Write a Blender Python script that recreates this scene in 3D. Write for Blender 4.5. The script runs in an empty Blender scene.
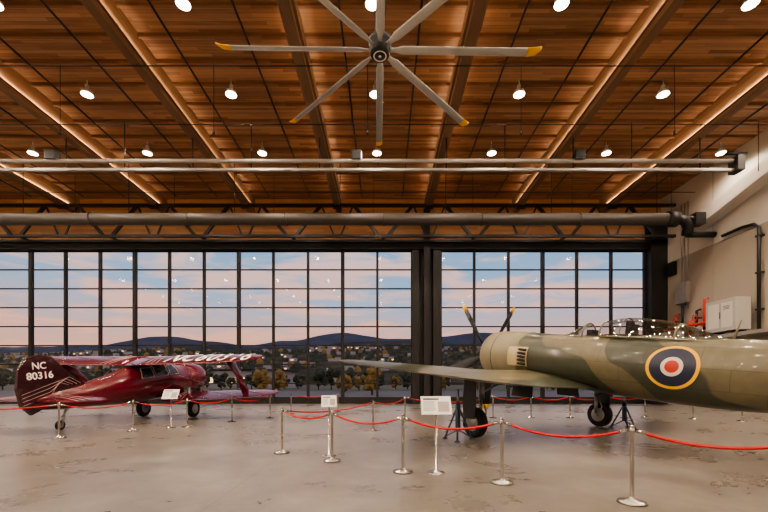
import bpy, bmesh, math, random
from mathutils import Vector, Matrix, noise
random.seed(7)
F=390.0; HC=1.54; HY=383.0
sc=bpy.context.scene
def PX(x,yb):
    z=F*HC/(yb-HY); return ((x-384)*z/F, z)

# ---------------------------------------------------------------- materials
def newmat(name):
    m=bpy.data.materials.new(name); m.use_nodes=True
    nt=m.node_tree; b=nt.nodes['Principled BSDF']; return m,nt,b
def mat(name,col,rough=.5,metal=0,var=.0,scale=3.0,coat=0,emit=None,estr=0,bump=0):
    m,nt,b=newmat(name)
    b.inputs['Base Color'].default_value=(*col,1)
    b.inputs['Roughness'].default_value=rough
    b.inputs['Metallic'].default_value=metal
    b.inputs['Coat Weight'].default_value=coat
    if emit:
        b.inputs['Emission Color'].default_value=(*emit,1); b.inputs['Emission Strength'].default_value=estr
    tc=nt.nodes.new('ShaderNodeTexCoord'); n=nt.nodes.new('ShaderNodeTexNoise')
    n.inputs['Scale'].default_value=scale; n.inputs['Detail'].default_value=4
    nt.links.new(tc.outputs['Object'],n.inputs['Vector'])
    if var>0:
        mx=nt.nodes.new('ShaderNodeMix'); mx.data_type='RGBA'
        mx.inputs['A'].default_value=(*[c*(1-var) for c in col],1)
        mx.inputs['B'].default_value=(*[min(1,c*(1+var)) for c in col],1)
        nt.links.new(n.outputs['Fac'],mx.inputs['Factor']); nt.links.new(mx.outputs['Result'],b.inputs['Base Color'])
    if bump>0:
        bp=nt.nodes.new('ShaderNodeBump'); bp.inputs['Strength'].default_value=bump; bp.inputs['Distance'].default_value=.02
        nt.links.new(n.outputs['Fac'],bp.inputs['Height']); nt.links.new(bp.outputs['Normal'],b.inputs['Normal'])
    return m
def math_(nt,op,a,b=None,c=None):
    n=nt.nodes.new('ShaderNodeMath'); n.operation=op
    for i,v in enumerate((a,b,c)):
        if v is None: continue
        if isinstance(v,(int,float)): n.inputs[i].default_value=v
        else: nt.links.new(v,n.inputs[i])
    return n.outputs[0]
def ramp(nt,fac,stops,interp='LINEAR'):
    r=nt.nodes.new('ShaderNodeValToRGB'); r.color_ramp.interpolation=interp
    while len(r.color_ramp.elements)<len(stops): r.color_ramp.elements.new(.5)
    for e,(p,c) in zip(r.color_ramp.elements,stops):
        e.position=p; e.color=(*c,1)
    nt.links.new(fac,r.inputs['Fac']); return r.outputs['Color']
def mixc(nt,f,a,b,mode='MIX'):
    m=nt.nodes.new('ShaderNodeMix'); m.data_type='RGBA'; m.blend_type=mode
    for k,v in (('Factor',f),('A',a),('B',b)):
        if isinstance(v,(int,float)): m.inputs[k].default_value=v
        elif isinstance(v,tuple): m.inputs[k].default_value=(*v,1)
        else: nt.links.new(v,m.inputs[k])
    return m.outputs['Result']
def wood_mat(name,dark,light,plank=.2,axis=1,rough=.55,grain=(.6,9,9)):
    """planks separated along `axis`"""
    m,nt,b=newmat(name)
    tc=nt.nodes.new('ShaderNodeTexCoord'); sp=nt.nodes.new('ShaderNodeSeparateXYZ'); nt.links.new(tc.outputs['Object'],sp.inputs[0])
    s=math_(nt,'DIVIDE',sp.outputs[axis],plank); fl=math_(nt,'FLOOR',s); fr=math_(nt,'FRACT',s)
    other=sp.outputs[0 if axis!=0 else 1]
    seg=math_(nt,'FLOOR',math_(nt,'DIVIDE',math_(nt,'ADD',other,math_(nt,'MULTIPLY',fl,1.37)),3.2))
    cb=nt.nodes.new('ShaderNodeCombineXYZ'); nt.links.new(fl,cb.inputs[0]); nt.links.new(seg,cb.inputs[1])
    wn=nt.nodes.new('ShaderNodeTexWhiteNoise'); wn.noise_dimensions='2D'; nt.links.new(cb.outputs[0],wn.inputs['Vector'])
    mp=nt.nodes.new('ShaderNodeMapping'); mp.inputs['Scale'].default_value=grain; nt.links.new(tc.outputs['Object'],mp.inputs[0])
    n=nt.nodes.new('ShaderNodeTexNoise'); n.inputs['Scale'].default_value=1.5; n.inputs['Detail'].default_value=6; nt.links.new(mp.outputs[0],n.inputs['Vector'])
    v=math_(nt,'ADD',math_(nt,'MULTIPLY',wn.outputs['Value'],.5),math_(nt,'MULTIPLY',n.outputs['Fac'],.5))
    c=ramp(nt,v,[(.15,dark),(.8,light)])
    gap=math_(nt,'LESS_THAN',fr,.07)
    c=mixc(nt,math_(nt,'MULTIPLY',gap,.6),c,tuple(x*.25 for x in dark))
    nt.links.new(c,b.inputs['Base Color']); b.inputs['Roughness'].default_value=rough
    return m

M={}
M['deck']=wood_mat('wood_deck',(.17,.080,.040),(.46,.26,.14),.16,1)
M['siding']=wood_mat('wood_siding',(.48,.25,.12),(.78,.46,.24),.18,2)
M['glulam']=wood_mat('glulam',(.28,.15,.076),(.43,.26,.145),.05,2,grain=(9,.6,9))
M['purlin']=wood_mat('purlin_wood',(.16,.078,.038),(.30,.16,.085),.09,2)
M['dark']=mat('dark_bronze_steel',(.018,.017,.018),.45,.3)
M['black']=mat('black_paint',(.012,.012,.013),.5)
M['rubber']=mat('rubber',(.015,.015,.016),.75,0,.2,20)
M['chrome']=mat('brushed_chrome',(.50,.47,.43),.24,1.0,.05,30)
M['alu']=mat('aluminium',(.50,.49,.47),.4,.35,.08,4)
M['galv']=mat('galvanised_steel',(.33,.30,.27),.45,.4,.15,3)
M['duct']=mat('duct_paint',(.07,.062,.055),.5,.2)
M['wallU']=mat('white_wall_paint',(.60,.565,.51),.7,0,.03,1.5)
M['wallL']=mat('tan_wall_paint',(.36,.315,.26),.75,0,.05,1.2)
M['cabinet']=mat('grey_cabinet_enamel',(.42,.40,.37),.5,0,.03,2)
M['yellow']=mat('yellow_paint',(.85,.46,.015),.4)
M['rope']=mat('red_velvet_rope',(.50,.012,.016),.7,0,.2,60)
M['white']=mat('white_paint',(.78,.77,.74),.5)
M['paper']=mat('sign_paper',(.78,.77,.74),.6)
M['ink']=mat('sign_ink',(.05,.05,.06),.6)
M['maroon']=mat('maroon_lacquer',(.035,.006,.010),.22,.1,.15,2,coat=.5)
M['maroon2']=mat('bright_maroon_lacquer',(.115,.006,.016),.22,.1,.25,1.5,coat=.6)
M['stripe']=mat('pinstripe_pink_white',(.50,.36,.34),.5)
M['navy']=mat('roundel_blue',(.012,.018,.05),.4)
M['red']=mat('roundel_red',(.50,.035,.02),.4)
M['rwhite']=mat('roundel_white',(.66,.60,.48),.4)
M['prop']=mat('propeller_blade',(.016,.018,.022),.45)
M['wingyel']=mat('yellow_leading_edge',(.46,.36,.13),.4)
M['beige']=mat('beige_cowl_panel',(.24,.21,.135),.42,0,.15,3)
M['exh']=mat('heat_stained_exhaust_panel',(.50,.40,.23),.45,.1,.15,5)
M['steel']=mat('gear_steel',(.35,.36,.37),.35,.8)
M['jack']=mat('blue_grey_jack',(.05,.08,.13),.5)
M['seat']=mat('cockpit_dark',(.02,.02,.02),.7)
M['dglass']=mat('dark_cabin_glass',(.02,.025,.03),.08,0,coat=.5)
M['lamp']=mat('lamp_lens',(1,.9,.75),.4,0,emit=(1,.86,.68),estr=30)
M['strip']=mat('added_fill_strip_lens',(1,.9,.75),.4,0,emit=(1,.82,.6),estr=1.0)  # glowing face of the fill strips added under the ceiling deck
M['asph']=mat('apron_asphalt',(.15,.14,.13),.8,0,.25,.3)
M['grass']=mat('dry_grass',(.12,.11,.06),.9,0,.5,.15)
M['leafy']=mat('tree_leaves_yellow',(.30,.19,.045),.8,0,.5,3)
M['leafg']=mat('tree_leaves_green',(.050,.062,.030),.8,0,.5,3)
M['bark']=mat('tree_bark',(.05,.035,.025),.9,0,.3,6)
M['house']=mat('house_walls',(.40,.37,.35),.8,0,.4,.02)
M['winlit']=mat('lit_house_windows',(1,.8,.5),.5,0,emit=(1,.62,.28),estr=2.2)

def glass(name,tint=(.93,.95,.96),refl=.05,rough=.0):
    m=bpy.data.materials.new(name); m.use_nodes=True; nt=m.node_tree; nt.nodes.clear()
    o=nt.nodes.new('ShaderNodeOutputMaterial'); t=nt.nodes.new('ShaderNodeBsdfTransparent'); g=nt.nodes.new('ShaderNodeBsdfGlossy')
    t.inputs[0].default_value=(*tint,1); g.inputs['Roughness'].default_value=rough; g.inputs['Color'].default_value=(1,1,1,1)
    lw=nt.nodes.new('ShaderNodeLayerWeight'); lw.inputs[0].default_value=.25
    f=math_(nt,'ADD',math_(nt,'MULTIPLY',lw.outputs['Fresnel'],.5),refl)
    mx=nt.nodes.new('ShaderNodeMixShader'); nt.links.new(f,mx.inputs[0]); nt.links.new(t.outputs[0],mx.inputs[1]); nt.links.new(g.outputs[0],mx.inputs[2])
    nt.links.new(mx.outputs[0],o.inputs[0]); return m
M['glass']=glass('door_glass',refl=.0)
M['canopy']=glass('canopy_perspex',(.80,.84,.87),.14)

def camo():
    m,nt,b=newmat('camouflage_paint')
    tc=nt.nodes.new('ShaderNodeTexCoord'); n=nt.nodes.new('ShaderNodeTexNoise')
    n.inputs['Scale'].default_value=.55; n.inputs['Detail'].default_value=.5; n.inputs['Distortion'].default_value=.5
    nt.links.new(tc.outputs['Object'],n.inputs['Vector'])
    sp=nt.nodes.new('ShaderNodeSeparateXYZ'); nt.links.new(tc.outputs['Object'],sp.inputs[0])
    ph=math_(nt,'MULTIPLY',math_(nt,'SUBTRACT',sp.outputs[0],2.75),2.0)
    ph=math_(nt,'ADD',ph,math_(nt,'MULTIPLY',sp.outputs[2],1.5)); ph=math_(nt,'ADD',ph,math_(nt,'MULTIPLY',sp.outputs[1],1.0))
    ph=math_(nt,'ADD',ph,math_(nt,'MULTIPLY',math_(nt,'SUBTRACT',n.outputs['Fac'],.5),7.0))
    v=math_(nt,'MULTIPLY_ADD',math_(nt,'COSINE',ph),.5,.5)
    L=(.140,.122,.068); D=(.048,.053,.031)
    c=ramp(nt,v,[(.0,L),(.44,L),(.50,D),(1,D)])
    n2=nt.nodes.new('ShaderNodeTexNoise'); n2.inputs['Scale'].default_value=5; n2.inputs['Detail'].default_value=5
    nt.links.new(tc.outputs['Object'],n2.inputs['Vector'])
    c=mixc(nt,.25,c,ramp(nt,n2.outputs['Fac'],[(.3,(.25,.25,.25)),(.7,(1,1,1))]),'MULTIPLY')
    br=nt.nodes.new('ShaderNodeTexBrick'); br.inputs['Scale'].default_value=1.0; br.inputs['Mortar Size'].default_value=.006
    br.inputs['Brick Width'].default_value=1.1; br.inputs['Row Height'].default_value=.45
    for k in ('Color1','Color2'): br.inputs[k].default_value=(1,1,1,1)
    br.inputs['Mortar'].default_value=(.35,.35,.35,1)
    mp=nt.nodes.new('ShaderNodeMapping'); mp.inputs['Rotation'].default_value=(math.pi/2,0,0); nt.links.new(tc.outputs['Object'],mp.inputs[0])
    nt.links.new(mp.outputs[0],br.inputs['Vector'])
    c=mixc(nt,.7,c,br.outputs['Color'],'MULTIPLY')
    nt.links.new(c,b.inputs['Base Color']); b.inputs['Roughness'].default_value=.33; b.inputs['Coat Weight'].default_value=.22
    return m
M['camo']=camo()
M['under']=mat('sky_underside_paint',(.19,.18,.12),.4,0,.1,2)

def floor_mat():
    m,nt,b=newmat('polished_concrete')
    tc=nt.nodes.new('ShaderNodeTexCoord')
    n=nt.nodes.new('ShaderNodeTexNoise'); n.inputs['Scale'].default_value=.4; n.inputs['Detail'].default_value=9; n.inputs['Roughness'].default_value=.66; n.inputs['Distortion'].default_value=.3
    nt.links.new(tc.outputs['Object'],n.inputs['Vector'])
    c=ramp(nt,n.outputs['Fac'],[(.32,(.135,.114,.094)),(.5,(.215,.190,.163)),(.68,(.31,.282,.250))])
    n3=nt.nodes.new('ShaderNodeTexNoise'); n3.inputs['Scale'].default_value=2.2; n3.inputs['Detail'].default_value=11; n3.inputs['Roughness'].default_value=.72
    nt.links.new(tc.outputs['Object'],n3.inputs['Vector'])
    c=mixc(nt,.6,c,ramp(nt,n3.outputs['Fac'],[(.28,(.50,.48,.46)),(.72,(1.0,1.0,1.0))]),'MULTIPLY')
    sp=nt.nodes.new('ShaderNodeSeparateXYZ'); nt.links.new(tc.outputs['Object'],sp.inputs[0])
    j=None
    for i in (0,1):
        f=math_(nt,'FRACT',math_(nt,'DIVIDE',math_(nt,'ADD',sp.outputs[i],2.2),6.5)); l=math_(nt,'LESS_THAN',f,.0016)
        j=l if j is None else math_(nt,'MAXIMUM',j,l)
    c=mixc(nt,math_(nt,'MULTIPLY',j,.6),c,(.05,.045,.04))
    nt.links.new(c,b.inputs['Base Color'])
    r=math_(nt,'MULTIPLY_ADD',n.outputs['Fac'],.22,.18); nt.links.new(r,b.inputs['Roughness'])
    b.inputs['Specular IOR Level'].default_value=.52
    return m
M['floor']=floor_mat()
def hill_mat(name,a,bc,s):
    m,nt,b=newmat(name); tc=nt.nodes.new('ShaderNodeTexCoord'); n=nt.nodes.new('ShaderNodeTexNoise')
    n.inputs['Scale'].default_value=s; n.inputs['Detail'].default_value=10; n.inputs['Roughness'].default_value=.7
    nt.links.new(tc.outputs['Object'],n.inputs['Vector'])
    nt.links.new(ramp(nt,n.outputs['Fac'],[(.38,a),(.62,bc)]),b.inputs['Base Color']); b.inputs['Roughness'].default_value=1
    b.inputs['Specular IOR Level'].default_value=0
    return m
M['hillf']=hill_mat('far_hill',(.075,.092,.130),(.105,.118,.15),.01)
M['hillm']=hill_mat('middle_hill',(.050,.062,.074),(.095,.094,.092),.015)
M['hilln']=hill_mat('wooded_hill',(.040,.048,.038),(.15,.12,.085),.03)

# ---------------------------------------------------------------- mesh builder
class MB:
    def __init__(s): s.v=[];s.f=[];s.m=[];s.sm=[];s.M=Matrix.Identity(4)
    def add(s,vs,fs,m=0,sm=False):
        o=len(s.v); s.v+= [tuple(s.M@Vector(p)) for p in vs]
        for f in fs: s.f.append([i+o for i in f]); s.m.append(m); s.sm.append(sm)
    def box(s,a,b,m=0):
        x0,y0,z0=a;x1,y1,z1=b
        s.add([(x0,y0,z0),(x1,y0,z0),(x1,y1,z0),(x0,y1,z0),(x0,y0,z1),(x1,y0,z1),(x1,y1,z1),(x0,y1,z1)],
              [(0,3,2,1),(4,5,6,7),(0,1,5,4),(1,2,6,5),(2,3,7,6),(3,0,4,7)],m)
    def beam(s,p,q,w,h,m=0):
        p=Vector(p);q=Vector(q);d=(q-p).normalized(); up=Vector((0,0,1))
        if abs(d.z)>.95: up=Vector((0,1,0))
        a=d.cross(up).normalized()*w/2; b=a.cross(d).normalized()*h/2
        vs=[p+a+b,p-a+b,p-a-b,p+a-b,q+a+b,q-a+b,q-a-b,q+a-b]
        s.add(vs,[(0,1,2,3),(7,6,5,4),(0,4,5,1),(1,5,6,2),(2,6,7,3),(3,7,4,0)],m)
    def tube(s,pts,r,seg=10,m=0,caps=True):
        pts=[Vector(p) for p in pts]; n=len(pts); rs=r if isinstance(r,(list,tuple)) else [r]*n
        rings=[]; prev=None
        for i,p in enumerate(pts):
            d=(pts[min(i+1,n-1)]-pts[max(i-1,0)]).normalized()
            if prev is None:
                a=d.orthogonal().normalized()
            else:
                a=(prev-d*prev.dot(d)); a=a.normalized() if a.length>1e-6 else d.orthogonal().normalized()
            prev=a; b=d.cross(a)
            rings.append([p+(a*math.cos(2*math.pi*k/seg)+b*math.sin(2*math.pi*k/seg))*rs[i] for k in range(seg)])
        s.loft(rings,m,True,caps)
    def loft(s,rings,m=0,closed=True,caps=True,sm=True,mf=None):
        k=len(rings[0]); vs=[p for r in rings for p in r]; o=len(s.v)
        s.v+=[tuple(s.M@Vector(p)) for p in vs]
        kk=k if closed else k-1
        for i in range(len(rings)-1):
            for j in range(kk):
                a=i*k+j;b=i*k+(j+1)%k
                s.f.append([o+a,o+b,o+b+k,o+a+k]); s.m.append(mf(i,j) if mf else m); s.sm.append(sm)
        if caps and closed:
            s.f.append([o+j for j in range(k)][::-1]); s.m.append(m); s.sm.append(False)
            s.f.append([o+(len(rings)-1)*k+j for j in range(k)]); s.m.append(m); s.sm.append(False)
    def lathe(s,prof,axis='Z',c=(0,0,0),seg=24,m=0,caps=True):
        rings=[]
        for r,h in prof:
            ring=[]
            for k in range(seg):
                a=2*math.pi*k/seg; x,y=r*math.cos(a),r*math.sin(a)
                p={'Z':(x,y,h),'Y':(x,h,y),'X':(h,x,y)}[axis]
                ring.append((p[0]+c[0],p[1]+c[1],p[2]+c[2]))
            rings.append(ring)
        s.loft(rings,m,True,caps)
    def prism(s,outline,f,t,m=0):
        """outline 2D -> f(a,b,off) 3D"""
        n=len(outline); vs=[f(a,b,-t/2) for a,b in outline]+[f(a,b,t/2) for a,b in outline]
        fs=[list(range(n))[::-1],[n+i for i in range(n)]]+[(i,(i+1)%n,n+(i+1)%n,n+i) for i in range(n)]
        s.add(vs,fs,m)
    def obj(s,name,mats,parent=None,loc=(0,0,0),rot=(0,0,0),bevel=0,sub=0,recalc=True):
        me=bpy.data.meshes.new(name); me.from_pydata(s.v,[],s.f)
        for k in mats: me.materials.append(M[k])
        for p,mi,sm in zip(me.polygons,s.m,s.sm): p.material_index=mi; p.use_smooth=sm
        if recalc:
            bm=bmesh.new(); bm.from_mesh(me); bmesh.ops.recalc_face_normals(bm,faces=bm.faces); bm.to_mesh(me); bm.free()
        o=bpy.data.objects.new(name,me); sc.collection.objects.link(o); o.location=loc; o.rotation_euler=rot
        if parent: o.parent=parent
        if bevel:
            md=o.modifiers.new('bevel','BEVEL'); md.width=bevel; md.segments=2; md.limit_method='ANGLE'
        if sub:
            md=o.modifiers.new('sub','SUBSURF'); md.levels=sub; md.render_levels=sub
        return o
def empty(name,loc=(0,0,0),rot=(0,0,0),parent=None):
    o=bpy.data.objects.new(name,None); sc.collection.objects.link(o); o.location=loc; o.rotation_euler=rot; o.empty_display_size=.3
    if parent:o.parent=parent
    return o
def text(name,body,size,fn,parent,mk,loc=(0,0,0),rot=(0,0,0),spacing=1.0,bold=.018):
    cu=bpy.data.curves.new(name,'FONT'); cu.body=body; cu.size=size; cu.align_x='CENTER'; cu.align_y='CENTER'; cu.space_character=spacing
    cu.offset=size*bold
    t=bpy.data.objects.new(name+'_tmp',cu); sc.collection.objects.link(t)
    bpy.context.view_layer.update()
    me=bpy.data.meshes.new_from_object(t.evaluated_get(bpy.context.evaluated_depsgraph_get()))
    bpy.data.objects.remove(t)
    for v in me.vertices: v.co=Vector(fn(v.co.x,v.co.y))
    me.materials.clear(); me.materials.append(M[mk])
    o=bpy.data.objects.new(name,me); sc.collection.objects.link(o); o.parent=parent; o.location=loc; o.rotation_euler=rot
    return o
def cat(tab,u):
    """catmull-rom through rows (u,a,b,..)"""
    n=len(tab)
    if u<=tab[0][0]: return tab[0][1:]
    if u>=tab[-1][0]: return tab[-1][1:]
    for i in range(n-1):
        if tab[i][0]<=u<=tab[i+1][0]: break
    a=tab[max(i-1,0)];b=tab[i];c=tab[i+1];d=tab[min(i+2,n-1)]
    h=c[0]-b[0]; t=(u-b[0])/h; out=[]
    for k in range(1,len(b)):
        m1=(c[k]-a[k])/(c[0]-a[0])*h; m2=(d[k]-b[k])/(d[0]-b[0])*h
        out.append((2*t**3-3*t*t+1)*b[k]+(t**3-2*t*t+t)*m1+(-2*t**3+3*t*t)*c[k]+(t**3-t*t)*m2)
    return out
def ring_at(tab,u,n=40):
    top,bot,hw=cat(tab,u); zc=(top-bot)/2; h=(top+bot)/2
    return [(u,hw*math.cos(2*math.pi*k/n),zc+h*math.sin(2*math.pi*k/n)) for k in range(n)]
def surf_y(tab,u,z):
    top,bot,hw=cat(tab,u); zc=(top-bot)/2; h=(top+bot)/2
    return hw*math.sqrt(max(0,1-((z-zc)/h)**2))
def airfoil(le,te,y,z,th,inc=0,n=12):
    c=te-le; pts=[]
    def t(x): return 5*th*(.2969*math.sqrt(x)-.126*x-.3516*x*x+.2843*x**3-.1015*x**4)
    xs=[(1-math.cos(math.pi*i/n))/2 for i in range(n+1)]
    for x in xs[::-1]: pts.append((le+x*c,y,z+c*(t(x)+.02*math.sin(math.pi*x))-inc*(x-.3)*c))
    for x in xs[1:-1]: pts.append((le+x*c,y,z-c*(t(x)*.85)-inc*(x-.3)*c))
    return pts
def wing_secs(tab,n,inc):
    y0,y1=tab[0][0],tab[-1][0]; R=[]
    for i in range(n+1):
        y=y0+(y1-y0)*(1-(1-i/n)**1.6); le,te,z,th=cat(tab,y); R.append(airfoil(le,te,y,z,th,inc))
    return R
def wing_top(tab,u,y,inc):
    le,te,z,th=cat(tab,abs(y)); c=te-le; x=min(1,max(0,(u-le)/c))
    t=5*th*(.2969*math.sqrt(x)-.126*x-.3516*x*x+.2843*x**3-.1015*x**4)
    return z+c*(t+.02*math.sin(math.pi*x))-inc*(x-.3)*c

# ================================================================ ROOM SHELL
XL,XR,YB,YF=-34.0,20.6,-12.0,29.0; HT=15.2
b=MB(); b.box((XL,YB,-.3),(XR,YF+.4,0)); b.obj('floor',['floor'])
b=MB(); b.box((XL-.3,YB-.3,HT),(XR+.3,YF+.6,HT+.3)); b.obj('ceiling',['deck'])
b=MB(); b.box((XR,YB,0),(XR+.3,YF+.4,10.2),1); b.box((XR,YB,10.2),(XR+.3,YF+.4,HT),0)
for i in range(8): b.box((XR-.012,YB+5.2*i,0),(XR,YB+5.2*i+.03,HT),2)
b.box((XR-.02,YB,10.15),(XR,YF,10.22),2)
b.obj('wall_right',['wallU','wallL','galv'])
b=MB(); b.box((XL-.3,YB,0),(XL,YF+.4,HT)); b.obj('wall_left',['wallU'])
b=MB(); b.box((XL,YB-.3,0),(XR,YB,HT)); b.obj('wall_back',['wallU'])
b=MB(); b.box((XL,YF,11.9),(XR,YF+.4,HT)); b.obj('wall_front',['siding'])
# glulam beams along depth
beams=[-29.3,-22.8,-16.3,-9.8,-3.3,3.2,9.7,16.2]
b=MB()
for x in beams: b.box((x-.2,YB,14.1),(x+.2,YF,HT))
b.obj('ceiling_beams',['glulam'],bevel=.02)
b=MB(); y=YB+1
while y<YF:
    xs=[XL]+beams+[XR]
    for i in range(len(xs)-1):
        b.box((xs[i]+.2,y-.05,HT-.16),(xs[i+1]-.2,y+.05,HT))
    y+=1.25
b.obj('ceiling_purlins',['purlin'])
# fill strips added along the beam flanks, mostly hidden, to brighten the deck
for x in beams:
    for d in (-1,1):
        b=MB(); xx=x+d*.25
        b.box((xx-.05,YB+.3,14.30),(xx+.05,YF-.8,14.33),0); b.box((xx-d*.035-.012,YB+.3,14.33),(xx-d*.035+.012,YF-.8,14.44),0); b.box((xx-.015,YB+.4,14.33),(xx+.025,YF-.9,14.335),1)
        o=b.obj('added_fill_strip',['glulam','strip'])
        L=bpy.data.lights.new('lamp','AREA'); L.shape='RECTANGLE'; L.size=.04; L.size_y=39.5; L.energy=250; L.color=(1,.77,.53)
        lo=bpy.data.objects.new('lamp',L); sc.collection.objects.link(lo); lo.parent=o; lo.location=(xx+d*.03,(YB+YF)/2-.2,14.365); lo.rotation_euler=(0,math.pi-d*math.radians(58),0)
# front structure: header, truss
TY=27.6
b=MB()
b.box((XL,YF-.5,11.35),(XR,YF+.3,11.95)); b.box((XL,YF-.7,11.78),(XR,YF-.4,11.95))
b.box((XL,TY-.1,14.0),(XR,TY+.1,14.2)); b.box((XL,TY-.1,11.85),(XR,TY+.1,12.02))
for x in beams:
    for d in (-1,1):
        b.beam((x+d*2.9,TY,12.0),(x+d*1.2,TY,14.05),.14,.22)
        b.beam((x+d*.25,TY,12.0),(x+d*1.1,TY,14.05),.08,.11)
        b.beam((x+d*3.2,TY,12.0),(x+d*3.2,YF-.4,12.0),.1,.1)
    b.box((x-.3,TY-.15,13.9),(x+.3,TY+.15,14.12))
b.obj('trim_door_truss',['dark'])
b=MB()
b.box((2.08,YF-.35,0),(2.6,YF+.2,11.4)); b.box((3.6,YF-.35,0),(4.16,YF+.2,11.4)); b.box((2.9,YF-.6,0),(3.35,YF,14.3)); b.box((2.6,YF+.05,0),(3.6,YF+.15,11.4))
b.box((19.4,YF-.7,0),(XR,YF+.3,13.2))
b.obj('trim_door_posts',['dark'],bevel=.02)
def window(name,x0,x1,n,parent=None):
    b=MB(); w=(x1-x0)/n; top=11.36; rows=8
    for i in range(n+1):
        x=x0+i*w; t=.13 if i%3==0 else .085
        b.box((x-t,YF-.12,0),(x+t,YF+.10,top))
    for j in range(rows+1):
        z=.1+(top-.1)*j/rows; t=.10 if j in(0,rows) else .045
        b.box((x0,YF-.05,z-t),(x1,YF+.05,z+t))
    b.box((x0,YF-.06,0),(x1,YF+.04,.5))
    o=b.obj(name,['dark'])
    g=MB(); g.add([(x0,YF,.2),(x1,YF,.2),(x1,YF,top),(x0,YF,top)],[(0,1,2,3)]); g.obj('glass',['glass'],parent=o)
window('window_1',2.08-2.573*14,2.08,14)
window('window_2',4.16,19.4,6)

# pipes, rail, duct
b=MB()
b.tube([(-33.9,24,11.62),(17.6,24,11.62)],.36,20,0)
for x in range(-30,18,6): b.tube([(x-.05,24,11.62),(x+.05,24,11.62)],.39,20,0)
b.tube([(17.4,24,11.62),(18.0,24,11.62)],.46,20,1)
b.tube([(18.0,24,11.62),(18.5,24,11.55),(18.8,24.1,11.2),(18.8,24.2,10.7)],.3,16,1)
b.tube([(18.3,23.9,11.62),(19.6,23.9,11.62)],.16,14,1); b.box((18.9,23.6,11.2),(19.5,24.2,11.9),1)
b.tube([(18.8,24.2,10.75),(20.5,24.2,10.75)],.18,14,1)
for x in beams: b.tube([(x+.6,24,11.9),(x+.6,24,15.15)],.02,6,1)
b.obj('ventilation_duct',['duct','black'])
b=MB()
b.tube([(-33.9,20,12.92),(18.0,20,12.92)],.11,12,0)
b.box((-33.9,19.92,12.40),(18.0,20.08,12.53),0)
b.box((17.9,19.7,12.35),(18.25,20.3,13.1),1); b.tube([(17.5,20,13.3),(18.6,20,13.3)],.08,8,1)
for x in beams:
    b.tube([(x,20,12.4),(x,20,14.1)],.03,6,1)
    b.tube([(x+3,20,12.4),(x+3,20,14.9)],.02,6,1)
for x in (-17,-1.4,10): b.box((x-.25,19.8,12.95),(x+.25,20.2,13.4),1)
b.obj('crane_rail',['galv','black'])
b=MB()
for x in beams:
    for d in (1.75,4.6): b.tube([(x+d,YB+.2,14.6),(x+d,TY-.3,14.6)],.04,8,0)
b.obj('sprinkler_pipes',['black'])
b=MB()
for y in (12.2,15.4,18.9,25.6): b.tube([(XL+.2,y,14.06),(XR-.2,y,14.06)],.022,6,0)
b.obj('cross_conduits',['black'])
b=MB()
for x in beams:
    for y in (10.5,16.5,25.5): b.tube([(x+2.6,y,15.15),(x+2.6,y,12.2)],.012,5,0); b.tube([(x+2.6,y,12.2),(x+2.6,y,12.05)],.05,8,0)
b.obj('hanging_sensors',['black'])

# ceiling lights
LE=980
for yy in (-9,-4.6,-.1,4.4,8.9,13.4,17.6,22.1):
    for i in range(-5,4):
        x=-.4+6.5*i
        if x>20 or x<-33.5: continue
        b=MB(); z=14.55
        b.lathe([(.0,.42),(.09,.42),(.10,.2),(.22,.14),(.25,0),(.235,0)],c=(0,0,0),seg=20,m=1,caps=False)
        b.lathe([(.235,.0),(.0,.01)],seg=20,m=0,caps=False)
        b.tube([(0,0,.4),(0,0,.65)],.02,6,1)
        o=b.obj('ceiling_light',['lamp','white'],loc=(x,yy,z))
        L=bpy.data.lights.new('lamp','SPOT'); L.energy=LE; L.color=(1,.81,.625); L.spot_size=math.radians(168); L.spot_blend=.5; L.shadow_soft_size=.22
        lo=bpy.data.objects.new('lamp',L); sc.collection.objects.link(lo); lo.parent=o; lo.location=(0,0,-.06)

# ceiling fan
fan=empty('ceiling_fan',(-.09,8.76,9.0),(0,0,math.radians(1)))
b=MB()
b.lathe([(0,-.12),(.19,-.12),(.23,-.05),(.23,.12),(.26,.14),(.26,.24),(.10,.30),(.10,.6),(.05,.62)],seg=32,m=0)
b.lathe([(.12,-.121),(.15,-.126),(.15,-.122)],seg=32,m=1,caps=False); b.lathe([(0,-.127),(.035,-.127)],seg=24,m=1,caps=False)
b.tube([(0,0,.5),(0,0,6.15)],.045,12,0)
for a in range(4):
    t=math.radians(45+90*a); b.tube([(.1*math.cos(t),.1*math.sin(t),.6),(1.1*math.cos(t),1.1*math.sin(t),6.1)],.008,5,0)
b.obj('motor_hub',['black','white'],parent=fan)
for i in range(8):
    b=MB(); R=[]
    for r in (.2,.35,.5,3.35):
        w=.05 if r<.4 else .09
        R.append([(r,w*math.cos(t)*1.0,.018*math.sin(t)-.25*w*math.cos(t)+.02) for t in [2*math.pi*k/14 for k in range(14)]])
    b.loft(R,0)
    R=[]
    for r,w,z in ((3.32,.10,0),(3.52,.095,.02),(3.62,.06,.07),(3.66,.03,.10)):
        R.append([(r,w*math.cos(t),.02*math.sin(t)-.25*w*math.cos(t)+.02+z) for t in [2*math.pi*k/14 for k in range(14)]])
    b.loft(R,1)
    b.obj('blade_%d'%(i+1),['alu','yellow'],parent=fan,rot=(0,0,i*math.pi/4))

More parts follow.
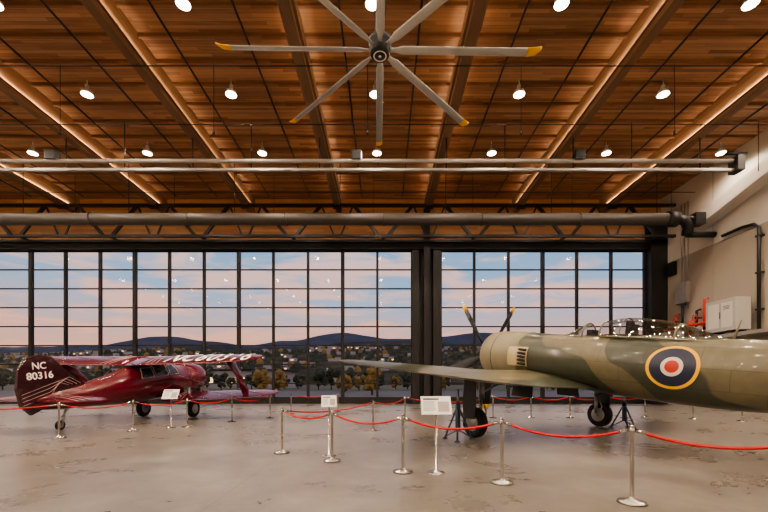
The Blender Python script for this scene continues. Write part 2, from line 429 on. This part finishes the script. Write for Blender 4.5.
# ================================================================ FIGHTER
fg=empty('fighter_airplane',(5.1,12.4,0),(0,0,math.radians(-61)))
AL=math.radians(6.5); FL=(-2.2,0,2.6); FR=(0,AL,0)
FT=[(0,.70,.70,.70),(.25,.77,.77,.77),(.7,.80,.80,.80),(1.6,.79,.79,.79),(2.6,.74,.79,.74),(3.6,.73,.82,.70),(4.3,.74,.86,.68),(5.2,.72,.88,.66),(6.1,.68,.88,.62),(7.5,.64,.82,.54),(9,.50,.54,.32),(10.2,.36,.24,.11),(10.7,.22,.08,.03)]
b=MB(); us=[1.62+ (10.7-1.62)*i/46 for i in range(47)]
b.loft([ring_at(FT,u,48) for u in us],0)
b.obj('fuselage',['camo'],parent=fg,loc=FL,rot=FR)
b=MB()
b.lathe([(.50,.10),(.62,.0),(.71,.03),(.785,.16),(.825,.5),(.83,1.2),(.81,1.7),(.74,1.72)],axis='X',seg=48,m=0,caps=False)
b.lathe([(.0,.25),(.55,.25)],axis='X',seg=32,m=2,caps=False)
for a in range(9):
    t=2*math.pi*a/9; b.tube([(.2,.22*math.cos(t),.22*math.sin(t)),(.2,.5*math.cos(t),.5*math.sin(t))],.08,8,2)
b.lathe([(.829,.66),(.829,.69)],axis='X',seg=48,m=1,caps=False)
b.obj('engine_cowling',['beige','black','steel'],parent=fg,loc=FL,rot=FR,recalc=True)
for s in (-1,1):
    b=MB(); rows=[]
    for z in [-.30+.06*i for i in range(11)]:
        rows.append([(u,s*(max(surf_y(FT,u,z),0)+.042),z) for u in [1.45+.075*k for k in range(11)]])
    b.loft(rows,0,closed=False,caps=False)
    for i in range(5):
        z=-.22+.11*i; y=s*(surf_y(FT,2.0,z)+.03)
        b.tube([(1.72,y-s*.06,z),(1.95,y+s*.03,z),(2.15,y+s*.03,z-.02)],.042,10,1)
    b.obj('exhaust_panel_%s'%('port' if s<0 else 'starboard'),['exh','seat'],parent=fg,loc=FL,rot=FR)
def roundel(name,uc,zc,R,s):
    b=MB(); N=48; radii=[R,R*.87,R*.66,R*.42,R*.27,R*.14,.001]; mi=[0,1,1,2,3,3]
    P=[]
    for r in radii:
        ring=[]
        for k in range(N):
            a=2*math.pi*k/N; u=uc+r*math.cos(a); top,bot,hw=cat(FT,u); h=(top+bot)/2; c=(top-bot)/2
            ph=(zc-c)/h+r*math.sin(a)/h; z=c+h*math.sin(ph); ring.append((u,s*(hw*math.cos(ph)+.007),z))
        P.append(ring)
    b.loft(P,0,True,False,mf=lambda i,j:mi[i])
    b.obj(name,['yellow','navy','rwhite','red'],parent=fg,loc=FL,rot=FR)
roundel('roundel_port',6.1,.0,.53,-1); roundel('roundel_starboard',6.1,.0,.53,1)
WT=[(.3,1.25,4.35,-.66,.135),(1.6,1.32,4.2,-.66,.13),(2.8,1.42,4.0,-.62,.125),(4.2,1.62,3.78,-.51,.115),(5.6,1.88,3.52,-.40,.10),(6.5,2.1,3.3,-.33,.09),(7.0,2.35,3.1,-.29,.08),(7.2,2.62,2.9,-.28,.06)]
for s in (-1,1):
    b=MB(); R=wing_secs(WT,22,.03); R=[[(x,s*y,z) for x,y,z in r] for r in R]
    def mf(i,j,R=R): 
        return 1 if (j>=12 and j<22) else 0
    b.loft(R,0,mf=mf)
    st=[]
    for i in range(16):
        y=3.4+3.2*i/15; le,te,z,th=cat(WT,y); c=te-le; sec=airfoil(le,te,y,z,th,.03)[9:16]
        st.append([(x-.008,s*yy,zz) for x,yy,zz in sec])
    b.loft(st,2,closed=False,caps=False)
    for y in (3.1,3.35):
        le,te,z,th=cat(WT,y); b.tube([(le-.35,s*y,z),(le+.2,s*y,z)],.03,8,3)
    b.obj('wing_%s'%('port' if s<0 else 'starboard'),['camo','under','wingyel','steel'],parent=fg,loc=FL,rot=FR)
def bubble(tab,n=20,m=14):
    rows=[]
    for i in range(n+1):
        u=tab[0][0]+(tab[-1][0]-tab[0][0])*i/n; h,w=cat(tab,u); zb=cat(FT,u)[0]-.07
        rows.append([(u,w*math.cos(math.pi*k/m),zb+(h+.04)*math.sin(math.pi*k/m)) for k in range(m+1)])
    return rows
b=MB(); T1=[(3.05,.02,.26),(3.35,.22,.30),(3.65,.35,.33)]; T2=[(4.15,.38,.34),(4.6,.46,.37),(5.2,.45,.37),(5.9,.34,.33),(6.5,.16,.22),(6.9,.0,.08)]
for T in (T1,T2):
    R=bubble(T); b.loft(R,0,closed=False,caps=False)
    b.tube(R[0],.022,6,1); b.tube(R[-1] if T is T1 else R[13],.022,6,1)
    if T is T2: b.tube(R[4],.014,6,1)
    b.tube([r[0] for r in R],.022,6,1); b.tube([r[-1] for r in R],.022,6,1)
b.tube([bubble(T1)[0][7],bubble(T1)[-1][7]],.014,6,1)
b.obj('canopy',['canopy','under'],parent=fg,loc=FL,rot=FR,recalc=False)
b=MB()
b.lathe([(.0,0),(.3,0),(.31,.03),(.27,.03)],c=(0,0,0),seg=24,m=0,caps=False)
for v in range(len(b.v)): x,y,z=b.v[v]; b.v[v]=(4.35+x*2.4,y,cat(FT,4.35)[0]-.035+z)
b.box((4.75,-.19,.68),(4.88,.19,1.0),0); b.box((4.70,-.11,.98),(4.80,.11,1.08),0); b.box((3.7,-.2,.68),(3.85,.2,.86),0)
b.obj('cockpit_seat',['seat'],parent=fg,loc=FL,rot=FR)
b=MB(); b.tube([(6.9,0,.6),(7.0,0,1.05)],[.03,.012],8,0); b.obj('aerial_mast',['under'],parent=fg,loc=FL,rot=FR)
b=MB()
out=[(8.6,.45),(9.0,.75),(9.4,1.45),(9.8,1.85),(10.3,1.95),(10.75,1.7),(10.95,1.1),(10.95,.4),(10.6,.0),(9.6,.2)]
b.prism(out,lambda a,c,o:(a,o,c),.12,0)
b.obj('tail_fin',['camo'],parent=fg,loc=FL,rot=FR,bevel=.04)
TT=[(.1,8.8,10.35,.3,.09),(1.2,8.98,10.3,.31,.09),(2.1,9.25,10.15,.32,.08),(2.4,9.6,9.95,.32,.06)]
for s in (-1,1):
    b=MB(); b.loft([[(x,s*y,z) for x,y,z in r] for r in wing_secs(TT,8,0)],0)
    b.obj('tailplane_%s'%('port' if s<0 else 'starboard'),['camo'],parent=fg,loc=FL,rot=FR)
pr=empty('propeller',(0,0,0),(0,0,0),fg); pr.location=(-2.2-.30*math.cos(AL),0,2.6+.30*math.sin(AL)); pr.rotation_euler=(math.radians(1),AL,0)
b=MB(); b.lathe([(.0,-.62),(.08,-.58),(.20,-.38),(.28,-.12),(.31,.10),(.28,.12),(.2,.4)],axis='X',seg=32,m=0); b.obj('spinner',['prop'],parent=pr)
def blade(b,ang,R,m0,m1):
    rings=[]; prof=[(.28,.055,.05,.9),(.5,.09,.045,.85),(.8,.15,.035,.7),(1.2,.18,.026,.55),(1.6,.17,.02,.45),(1.95,.145,.015,.38),(2.1,.11,.012,.35),(2.2,.05,.01,.33)]
    k=R/2.2; Rm=Matrix.Rotation(ang,4,'X')
    for r,w,t,tw in prof:
        ring=[]
        for i in range(14):
            a=2*math.pi*i/14; cw=w*math.cos(a); ct=t*math.sin(a)
            ring.append(Rm@Vector((ct*math.cos(tw)-cw*math.sin(tw),cw*math.cos(tw)+ct*math.sin(tw),r*k)))
        rings.append(ring)
    b.loft(rings[:6],m0); b.loft(rings[5:],m1)
for i in range(5):
    b=MB(); blade(b,-math.radians(-38+72*i),2.15,0,1); b.obj('blade_%d'%(i+1),['prop','yellow'],parent=pr)
def wheel(b,c,R,W,m0,m1,seg=28):
    b.lathe([(R*.55,-W*.45),(R*.72,-W*.5),(R*.9,-W*.46),(R*.98,-W*.3),(R,0),(R*.98,W*.3),(R*.9,W*.46),(R*.72,W*.5),(R*.55,W*.45)],axis='Y',c=c,seg=seg,m=m0,caps=True)
    b.lathe([(0,-W*.5),(R*.2,-W*.55),(R*.25,-W*.47),(R*.56,-W*.47)],axis='Y',c=c,seg=seg,m=m1,caps=False)
    b.lathe([(0,W*.5),(R*.2,W*.55),(R*.25,W*.47),(R*.56,W*.47)],axis='Y',c=c,seg=seg,m=m1,caps=False)
for s in (-1,1):
    b=MB(); c=(0,s*2.9,.43); wheel(b,c,.43,.26,0,1)
    b.tube([(0,s*2.68,.43),(0,s*2.68,1.2)],.055,12,1); b.tube([(.02,s*2.68,1.1),(.05,s*2.68,1.72)],.085,12,1)
    b.tube([(0,s*2.6,.43),(0,s*2.95,.43)],.05,10,1)
    b.tube([(.0,s*2.68,1.25),(.05,s*1.6,1.68)],.035,8,1)
    b.tube([(.12,s*2.68,.95),(.22,s*2.68,.72),(.1,s*2.68,.5)],.025,8,1)
    b.prism([(-.24,.55),(.22,.55),(.26,1.0),(.24,1.66),(-.18,1.70),(-.28,1.0)],lambda a,z,o:(a,s*(3.10)+o,z),.03,2)
    b.prism([(-.35,1.15),(.45,1.1),(.4,1.62),(-.3,1.68)],lambda a,z,o:(a,s*(1.0)+o-s*(z-1.6)*.2,z),.025,2)
    b.obj('landing_gear_%s'%('port' if s<0 else 'starboard'),['rubber','steel','prop'],parent=fg)
b=MB(); wheel(b,(7.0,0,.2),.2,.14,0,1); b.tube([(7.0,.1,.2),(7.0,.1,.45),(6.9,0,.6),(6.7,0,1.25)],.04,10,1); b.obj('tail_wheel',['rubber','steel'],parent=fg)

def jack(x,y,h,rot=0):
    b=MB(); b.tube([(0,0,.25),(0,0,h*.75)],.07,12,0); b.tube([(0,0,h*.7),(0,0,h)],.03,10,1); b.tube([(0,0,h),(0,0,h+.03)],.06,10,1)
    for i in range(3):
        a=rot+2*math.pi*i/3; ca,sa=math.cos(a),math.sin(a)
        b.tube([(0,0,h*.7),(.42*ca,.42*sa,.03)],.026,8,0); b.tube([(0,0,.28),(.40*ca,.40*sa,.06)],.018,8,0); b.lathe([(0,0),(.07,0),(.07,.03),(0,.04)],c=(.42*ca,.42*sa,0),seg=12,m=0)
    return b.obj('tripod_jack',['jack','steel'],loc=(x,y,0))
jack(2.0,10.55,1.35,.3); jack(8.2,13.3,1.2,.8)

# ================================================================ BIPLANE
bp=empty('biplane',(-9.85,17.8,0),(0,0,math.radians(-98))); bp.scale=(1.08,1.08,1.08)
BA=math.radians(7.0); BL=(-1.9,0,1.74); BR=(0,BA,0)
BT=[(.0,.52,.52,.52),(.15,.59,.59,.59),(.6,.61,.61,.61),(1.1,.60,.60,.60),(1.5,.64,.61,.58),(2.1,.86,.62,.60),(2.9,.98,.62,.60),(3.8,.86,.59,.53),(4.8,.60,.50,.42),(6,.38,.36,.26),(7,.24,.25,.12),(7.7,.10,.12,.03)]
b=MB(); b.loft([ring_at(BT,1.05+6.65*i/40,36) for i in range(41)],0); b.obj('fuselage',['maroon2'],parent=bp,loc=BL,rot=BR)
b=MB(); b.lathe([(.42,.08),(.50,.0),(.58,.06),(.62,.3),(.635,.7),(.60,1.12),(.5,1.14)],axis='X',seg=40,m=0,caps=False); b.lathe([(0,.2),(.46,.2)],axis='X',seg=24,m=1,caps=False); b.obj('engine_cowling',['maroon2','steel'],parent=bp,loc=BL,rot=BR)
b=MB(); b.lathe([(0,-.3),(.08,-.26),(.13,-.05),(.13,.2)],axis='X',seg=20,m=0); blade(b,.6,1.2,0,0); blade(b,.6+math.pi,1.2,0,0); b.obj('propeller',['alu'],parent=bp,loc=BL,rot=BR)
for s in (-1,1):
    b=MB()
    for u0,u1,z0,z1,sl in ((2.0,2.55,.34,.72,.12),(2.65,3.3,.34,.80,.0),(3.4,3.95,.34,.70,-.12)):
        rows=[]; N=6
        for i in range(N+1):
            z=z0+(z1-z0)*i/N; rows.append([(u0+(u1-u0)*k/N+ sl*i/N*(1-k/N if sl>0 else k/N),0,z) for k in range(N+1)])
        rows=[[(u,s*(surf_y(BT,u,z)+.012),z) for u,_,z in r] for r in rows]
        b.loft(rows,0,closed=False,caps=False)
        b.tube(rows[0],.014,5,1); b.tube(rows[-1],.014,5,1); b.tube([r[0] for r in rows],.014,5,1); b.tube([r[-1] for r in rows],.014,5,1)
    b.obj('cabin_windows_%s'%('port' if s<0 else 'starboard'),['dglass','alu'],parent=bp,loc=BL,rot=BR)
UW=[(0,2.55,4.15,.98,.10),(1.2,2.55,4.15,.99,.10),(3.4,2.6,4.1,1.03,.095),(4.3,2.75,4.0,1.05,.09),(4.75,2.98,3.8,1.06,.08),(4.95,3.25,3.55,1.065,.06)]
LW=[(.2,1.35,2.9,-.60,.10),(1.2,1.35,2.9,-.59,.10),(3.4,1.4,2.85,-.50,.095),(4.3,1.55,2.75,-.46,.09),(4.75,1.78,2.55,-.44,.08),(4.95,2.05,2.3,-.43,.06)]
for nm,W,IN in (('upper',UW,.13),('lower',LW,.09)):
    b=MB()
    for s in (-1,1):
        b.loft([[(x,s*y,z) for x,y,z in r] for r in wing_secs(W,14,IN)],0)
    for s in (-1,1):
        for i in range(3):
            pts=[]
            for k in range(12):
                f=k/11; y=s*(.6+.08*i+f*(.15+.12*i)); le,te,_,_=cat(W,abs(y)); u=le+.12+(te-le-.2)*(.10+.85*f)
                pts.append((u,y,wing_top(W,u,y,IN)+.003))
            b.tube(pts,.007,4,1)
        pts=[]
        for k in range(20):
            y=s*(.8+3.7*k/19); le,te,_,_=cat(W,abs(y)); u=te-.07; pts.append((u,y,wing_top(W,u,y,IN)+.003))
        b.tube(pts,.006,4,1)
    b.obj('%s_wing'%nm,['maroon2','stripe'],parent=bp,loc=BL,rot=BR)
text('wing_registration','NC80316',1.25,lambda x,y:(3.48-y*1.1,2.95+x*.60,wing_top(UW,3.48-y*1.1,2.95+x*.60,.13)+.025),bp,'white',loc=BL,rot=BR,spacing=1.15,bold=.006)
b=MB()
for s in (-1,1):
    R=[]
    for z,u0,u1 in ((-.50,1.75,2.35),(.25,2.3,2.75),(1.04,2.95,3.6)):
        R.append([((u0+u1)/2+(u1-u0)/2*math.cos(a),s*3.55+.035*math.sin(a),z) for a in [2*math.pi*k/12 for k in range(12)]])
    b.loft(R,0)
    for (a,c) in (((1.6,.6,-.55),(2.9,3.5,1.0)),((2.6,.6,-.5),(3.5,3.5,1.0)),((2.8,.6,.9),(1.7,3.5,-.5)),((3.9,.6,.85),(2.4,3.5,-.5))):
        b.tube([(a[0],s*a[1],a[2]),(c[0],s*c[1],c[2])],.008,5,1)
b.obj('wing_struts',['maroon2','steel'],parent=bp,loc=BL,rot=BR)
b=MB()
out=[(5.75,.36),(6.25,.62),(6.6,1.05),(6.85,1.30),(7.2,1.38),(7.55,1.30),(7.8,1.0),(7.9,.5),(7.85,.0),(7.6,-.3),(7.3,-.2),(6.8,.1)]
b.prism(out,lambda a,c,o:(a,o,c),.09,0)
for s in (-1,1):
    for i in range(4):
        b.tube([(6.0+.14*i,s*.047,.42),(6.35+.12*i,s*.047,.65-.04*i),(7.0,s*.047,.50-.11*i),(7.8,s*.047,.30-.10*i)],.007,4,1)
b.tube([(7.02,-.05,1.33),(7.02,-.05,-.1)],.006,4,2)
b.obj('tail_fin',['maroon','stripe','black'],parent=bp,loc=BL,rot=BR)
for s in (-1,1):
    nm='starboard' if s>0 else 'port'
    text('registration_top_'+nm,'NC',.27,lambda x,y:(7.25-s*x*1.05,s*.06,1.06+y),bp,'white',loc=BL,rot=BR)
    text('registration_number_'+nm,'80316',.28,lambda x,y:(7.25-s*x*1.1,s*.06,.78+y),bp,'white',loc=BL,rot=BR)
ST=[(.05,6.45,7.6,.08,.08),(1.0,6.6,7.6,.08,.08),(1.6,6.8,7.5,.08,.07),(2.0,7.1,7.3,.08,.05)]
b=MB()
for s in (-1,1):
    b.loft([[(x,s*y,z) for x,y,z in r] for r in wing_secs(ST,9,.0)],0)
    for i in range(3):
        pts=[(6.75+.1*i+.5*k/8,s*(.3+1.3*k/8-.1*i),wing_top(ST,6.75+.1*i+.5*k/8,.3+1.3*k/8-.1*i,0)+.003) for k in range(9)]; b.tube(pts,.007,4,1)
b.obj('tailplane',['maroon2','stripe'],parent=bp,loc=BL,rot=BR)
for s in (-1,1):
    b=MB(); wheel(b,(0,s*1.15,.36),.36,.2,0,1)
    b.tube([(0,s*1.02,.36),(.0,s*.95,1.25)],.05,10,1); b.tube([(0,s*1.02,.5),(.7,s*.8,1.15)],.025,8,1)
    b.prism([(-.3,.55),(.3,.55),(.25,1.2),(-.25,1.25)],lambda a,z,o:(a,s*1.29+o,z),.025,2)
    b.obj('landing_gear_%s'%('port' if s<0 else 'starboard'),['rubber','steel','maroon'],parent=bp)
b=MB(); wheel(b,(4.75,0,.15),.15,.09,0,1); b.tube([(4.75,.07,.15),(4.7,.07,.35),(4.6,0,.55),(4.4,0,.85)],.03,8,1); b.tube([(4.7,0,.4),(4.3,0,.85)],.02,8,1); b.obj('tail_wheel',['rubber','steel'],parent=bp)

# ================================================================ STANCHIONS / ROPES / SIGNS
def stanchion(x,y):
    b=MB(); b.lathe([(.0,0),(.165,0),(.17,.012),(.16,.03),(.05,.05),(.03,.07),(.026,.09),(.026,.90),(.036,.905),(.036,.96),(.026,.965),(.034,.98),(.034,1.0),(.0,1.01)],seg=24,m=0)
    b.lathe([(.0,.001),(.172,.001),(.176,.006),(.171,.011)],seg=24,m=1,caps=False)
    b.tube([(-.05,0,.93),(.05,0,.93)],.012,8,0)
    b.obj('stanchion',['chrome','black'],loc=(x,y,0))
def rope(p,q,sag=.16):
    b=MB(); P=[]; p=Vector((*p,.93)); q=Vector((*q,.93)); d=(q-p); L=d.length; u=d/L; p=p+u*.055; q=q-u*.055
    L=(q-p).length; sg=min(sag,L*.09)
    for i in range(19):
        t=i/18; v=p.lerp(q,t); v.z-=sg*4*t*(1-t); P.append(v)
    b.tube(P,.019,8,0); b.tube([P[0],P[1]],.024,8,1); b.tube([P[-2],P[-1]],.024,8,1)
    b.obj('barrier_rope',['rope','chrome'])
def chain(pts,sag=.16):
    W=[PX(*p) for p in pts]
    for w in W: stanchion(*w)
    for a,c in zip(W,W[1:]): rope(a,c,sag)
    return W
A=chain([(282,453),(332,461),(403,472),(502,483),(632,503)],.2)
e=(4.75,4.15); stanchion(*e); rope(A[-1],e,.15)
Bk=chain([(59,438),(133,431),(187,427),(232,422),(270,418)],.14)
C=chain([(373,431),(405,421)],.14)
rope(A[0],C[0],.14)
D=chain([(291,414),(338,412)],.12)
E=chain([(493,418),(531,418),(570,418),(607,417),(645,417),(693,419),(742,421)],.14)
rope(C[1],E[0],.2)
w=(-13.5,10.9); stanchion(*w); rope(w,Bk[0],.14)
def sign(x,y,wd,ht,yaw=0,kind=0):
    o=empty('information_sign',(x,y,0),(0,0,yaw))
    b=MB(); b.lathe([(.0,0),(.15,0),(.155,.012),(.14,.02),(.03,.03),(.016,.04),(.016,1.1),(0,1.1)],seg=20,m=0); b.obj('post',['chrome'],parent=o)
    T=Matrix.Translation((0,-.02,1.16))@Matrix.Rotation(math.radians(58),4,'X')
    b=MB(); b.M=T; b.box((-wd/2-.01,-ht/2-.01,-.012),(wd/2+.01,ht/2+.01,0),1); b.box((-wd/2,-ht/2,0),(wd/2,ht/2,.003),0)
    b.box((-wd*.44,ht*.30,.003),(wd*.1,ht*.40,.005),2)
    for i in range(9): b.box((-wd*.44,ht*(.2-.065*i),.003),(-wd*.44+wd*(.42-.03*((i*7)%3)),ht*(.215-.065*i),.005),2)
    b.box((wd*.06,-ht*.38,.003),(wd*.44,ht*.2,.005),3)
    b.obj('panel',['paper','alu','ink','galv'],parent=o)
x,y=PX(436,473); sign(x,y,.50,.34)
x,y=PX(329,456); sign(x,y,.30,.26,.15)
x,y=PX(171,428); sign(x,y,.52,.36)

# ================================================================ RIGHT WALL EQUIPMENT
b=MB(); b.box((XR-1.5,14,4.1),(XR-.03,28.2,4.3),0)
for y in range(15,29,3): b.beam((XR-1.4,y,4.1),(XR-.1,y,2.9),.08,.1,0)
b.obj('equipment_ledge',['galv'])
b=MB(); b.box((19.3,21.4,4.5),(20.15,23.4,6.3),0); b.box((19.27,21.6,4.7),(19.3,22.3,6.1),1); b.box((19.27,22.45,4.7),(19.3,23.2,6.1),1)
b.box((19.4,21.6,4.3),(20.1,21.8,4.5),2); b.box((19.4,23,4.3),(20.1,23.2,4.5),2); b.box((19.25,22.35,5.2),(19.27,22.4,5.6),2)
for z in (5.7,5.78,5.86): b.box((19.25,21.75,z),(19.27,22.15,z+.03),2)
b.obj('electrical_cabinet',['cabinet','wallU','dark'],bevel=.02)
b=MB()
for i in range(6):
    y=24.0+.6*i; h=5.6+.6*((i*5)%3); b.tube([(20.2,y,4.3),(20.2,y,h),(20.45,y,h+.1)],.08,8,1 if i%2 else 0); b.tube([(20.2,y,4.9),(20.2,y,5.1)],.15,10,0)
b.tube([(20.0,23.7,5.3),(20.0,27.8,5.3)],.10,10,1); b.tube([(20.1,23.7,4.8),(20.1,27.6,4.8)],.06,10,1)
for y in (24.3,25.8,27.2): b.lathe([(0,0),(.2,0),(.22,.25),(.2,.7),(0,.8)],c=(19.6,y,4.3),seg=14,m=2)
for y in (24.9,26.6): b.lathe([(.20,0),(.25,.03),(.20,.06),(.16,.03),(.20,0)],axis='X',c=(19.8,y,5.7),seg=18,m=1,caps=False); b.tube([(19.82,y,5.7),(20.3,y,5.7)],.05,8,0)
b.obj('sprinkler_valve_rack',['dark','red','galv'])
b=MB(); b.tube([(20.38,23.5,10.4),(20.38,22.2,10.4),(20.38,21.5,10.3),(20.38,21.2,10.0),(20.38,21.2,4.3)],.09,10,0)
for z in (5.5,7.5,9.5): b.box((20.3,21.05,z),(20.56,21.35,z+.1),0)
b.obj('standpipe',['black'])
b=MB()
for y in (26.9,26.6,26.3): b.tube([(20.5,y,6.6),(20.5,y,13.8)],.035,8,0)
b.box((20.3,26.2,7.0),(20.58,27.2,8.4),0); b.box((20.35,27.4,9.2),(20.58,28.1,10.1),1)
b.obj('electrical_conduits',['galv','dark'])
b=MB(); b.beam((20.12,25.4,11.6),(20.12,12,14.6),.85,.8,0); b.obj('sloped_bulkhead',['wallU'],bevel=.02)

# ================================================================ OUTSIDE
b=MB(); b.box((-120,YF+.4,-.25),(140,75,-.02)); b.obj('apron_ground',['asph'])
b=MB(); b.box((-600,75,-.35),(600,300,-.05)); b.obj('grass_field_ground',['grass'])
def hill(Z0,depth,prof,amp,base=-1,fr=9):
    b=MB(); nx,ny=200,14; rows=[]
    for j in range(ny+1):
        t=j/ny; y=Z0-depth*(1-t)
        row=[]
        for i in range(nx+1):
            x=(-1.35+2.7*i/nx)*Z0
            px=384+F*x/Z0; h=0
            for k in range(len(prof)-1):
                if prof[k][0]<=px<=prof[k+1][0]:
                    f=(px-prof[k][0])/(prof[k+1][0]-prof[k][0]); f=f*f*(3-2*f); h=prof[k][1]*(1-f)+prof[k+1][1]*f
            if px<prof[0][0]: h=prof[0][1]
            if px>prof[-1][0]: h=prof[-1][1]
            hh=h/F*Z0; hh+=amp*noise.fractal(Vector((x/Z0*fr,y/Z0*fr,3.1)),1,2,5)*Z0*.01
            s=t*t*(3-2*t); row.append((x,y,base+hh*s))
        rows.append(row)
    b.loft(rows,0,closed=False,caps=False)
    return b,rows
b,_=hill(2600,700,[(-200,32),(0,36),(100,38),(165,47),(210,42),(250,38),(290,42),(340,50),(390,44),(430,46),(480,50),(540,44),(600,38),(700,34),(900,30)],.35); b.obj('far_hills',['hillf'])
b,_=hill(1750,500,[(-200,34),(60,30),(130,33),(190,39),(240,36),(300,36),(370,42),(410,43),(450,39),(520,43),(580,35),(650,28),(900,26)],.35,fr=14); b.obj('middle_hills',['hillm'])
b,near=hill(1100,820,[(-200,22),(0,26),(100,27),(160,31),(215,31),(250,29),(290,30),(340,34),(400,35),(450,33),(500,34),(560,29),(640,24),(900,22)],.35)
for i in range(900):
    j=random.randint(1,11); k=random.randint(8,190); p=near[j][k]; s=random.uniform(2.5,6.5); h=random.uniform(3,7); x=p[0]+random.uniform(-6,6); y=p[1]
    b.box((x-s,y-s,p[2]-2),(x+s,y+s,p[2]+h),1)
    if random.random()<.35: b.box((x-s*.5,y-s-.2,p[2]+.8),(x+s*.3,y-s,p[2]+2.4),2)
for i in range(2400):
    j=random.randint(1,13); k=random.randint(4,194); p=near[j][k]; q=near[j+1][k+1]; f=random.random(); c=Vector(p).lerp(Vector(q),f); r=random.uniform(3,8)
    c.x+=random.uniform(-8,8)
    vs=[(c.x+r*math.cos(a),c.y+r*math.sin(a),c.z-1) for a in (0,1.26,2.51,3.77,5.03)]+[(c.x+r*.7*math.cos(a+.6),c.y+r*.7*math.sin(a+.6),c.z+r*.8) for a in (0,1.26,2.51,3.77,5.03)]+[(c.x,c.y,c.z+r*1.3)]
    b.add(vs,[(n_,(n_+1)%5,5+(n_+1)%5,5+n_) for n_ in range(5)]+[(5+n_,5+(n_+1)%5,10) for n_ in range(5)],3 if random.random()<.82 else 4,True)
b.obj('wooded_hills',['hilln','house','winlit','leafg','leafy'])
# low airfield building beyond the apron
b=MB(); b.box((-62,118,-.05),(-30,132,5.2),0); b.box((-63,117.5,5.2),(-29,132.5,5.7),1)
for i in range(9): b.box((-60.5+3.4*i,117.9,1.4),(-58.6+3.4*i,118,3.2),2)
b.obj('airfield_building',['house','dark','winlit'])
def tree(x,y,h,mk):
    b=MB(); b.tube([(0,0,-.1),(0,0,h*.6)],[.14,.06],8,1)
    for i in range(16):
        a=random.uniform(0,6.28); r=random.uniform(0,.34)*h; z=h*random.uniform(.25,.88); R=h*random.uniform(.09,.18)
        bm=bmesh.new(); bmesh.ops.create_icosphere(bm,subdivisions=2,radius=R)
        vs=[]
        for v in bm.verts:
            q=v.co*(1+.6*noise.noise(v.co*4/R+Vector((i,x,0)))); vs.append((q.x+r*math.cos(a),q.y+r*math.sin(a),q.z*1.1+z))
        b.add(vs,[[w.index for w in f.verts] for f in bm.faces],0,False); bm.free()
    b.obj('tree',[mk,'bark'],loc=(x,y,-.05))
TL=[(262,55,3.6,'leafy'),(372,52,3.6,'leafy'),(345,66,3.6,'leafy')]
for i in range(50):
    TL.append((-20+13.4*i+random.uniform(-5,5),random.uniform(80,112),random.uniform(3,6),'leafg' if random.random()<.75 else 'leafy'))
for px,Z,h,mk in TL:
    tree((px-384)*Z/F,Z,h,mk)

# ================================================================ WORLD
w=bpy.data.worlds.new('dusk_sky'); sc.world=w; w.use_nodes=True; nt=w.node_tree; bg=nt.nodes['Background']
tc=nt.nodes.new('ShaderNodeTexCoord'); sp=nt.nodes.new('ShaderNodeSeparateXYZ'); nt.links.new(tc.outputs['Generated'],sp.inputs[0])
base=ramp(nt,sp.outputs[2],[(0,(.80,.42,.30)),(.09,(.80,.45,.36)),(.15,(.58,.47,.50)),(.21,(.36,.49,.66)),(.34,(.25,.42,.63)),(.7,(.13,.28,.52))])
mp=nt.nodes.new('ShaderNodeMapping'); mp.inputs['Scale'].default_value=(1.7,1.7,9); nt.links.new(tc.outputs['Generated'],mp.inputs[0])
n=nt.nodes.new('ShaderNodeTexNoise'); n.inputs['Scale'].default_value=2.3; n.inputs['Detail'].default_value=8; n.inputs['Roughness'].default_value=.6; n.inputs['Distortion'].default_value=.6
nt.links.new(mp.outputs[0],n.inputs['Vector'])
cl=ramp(nt,n.outputs['Fac'],[(.45,(0,0,0)),(.56,(1,1,1))])
cc=ramp(nt,sp.outputs[2],[(.05,(.98,.46,.30)),(.18,(.98,.54,.42)),(.35,(.86,.62,.58))])
col=mixc(nt,math_(nt,'MULTIPLY',cl,.85),base,cc)
nt.links.new(col,bg.inputs['Color']); bg.inputs['Strength'].default_value=1.15

# camera
cam=bpy.data.cameras.new('camera'); co=bpy.data.objects.new('camera',cam); sc.collection.objects.link(co)
co.location=(0,0,HC); co.rotation_euler=(math.pi/2,0,0); cam.lens=F/768*36; cam.sensor_width=36; cam.shift_y=(HY-256)/768; cam.clip_end=6000; cam.clip_start=.05
sc.camera=co
try:
    sc.view_settings.view_transform='AgX'; sc.view_settings.look='AgX - Medium High Contrast'
except Exception as ex: print(ex)
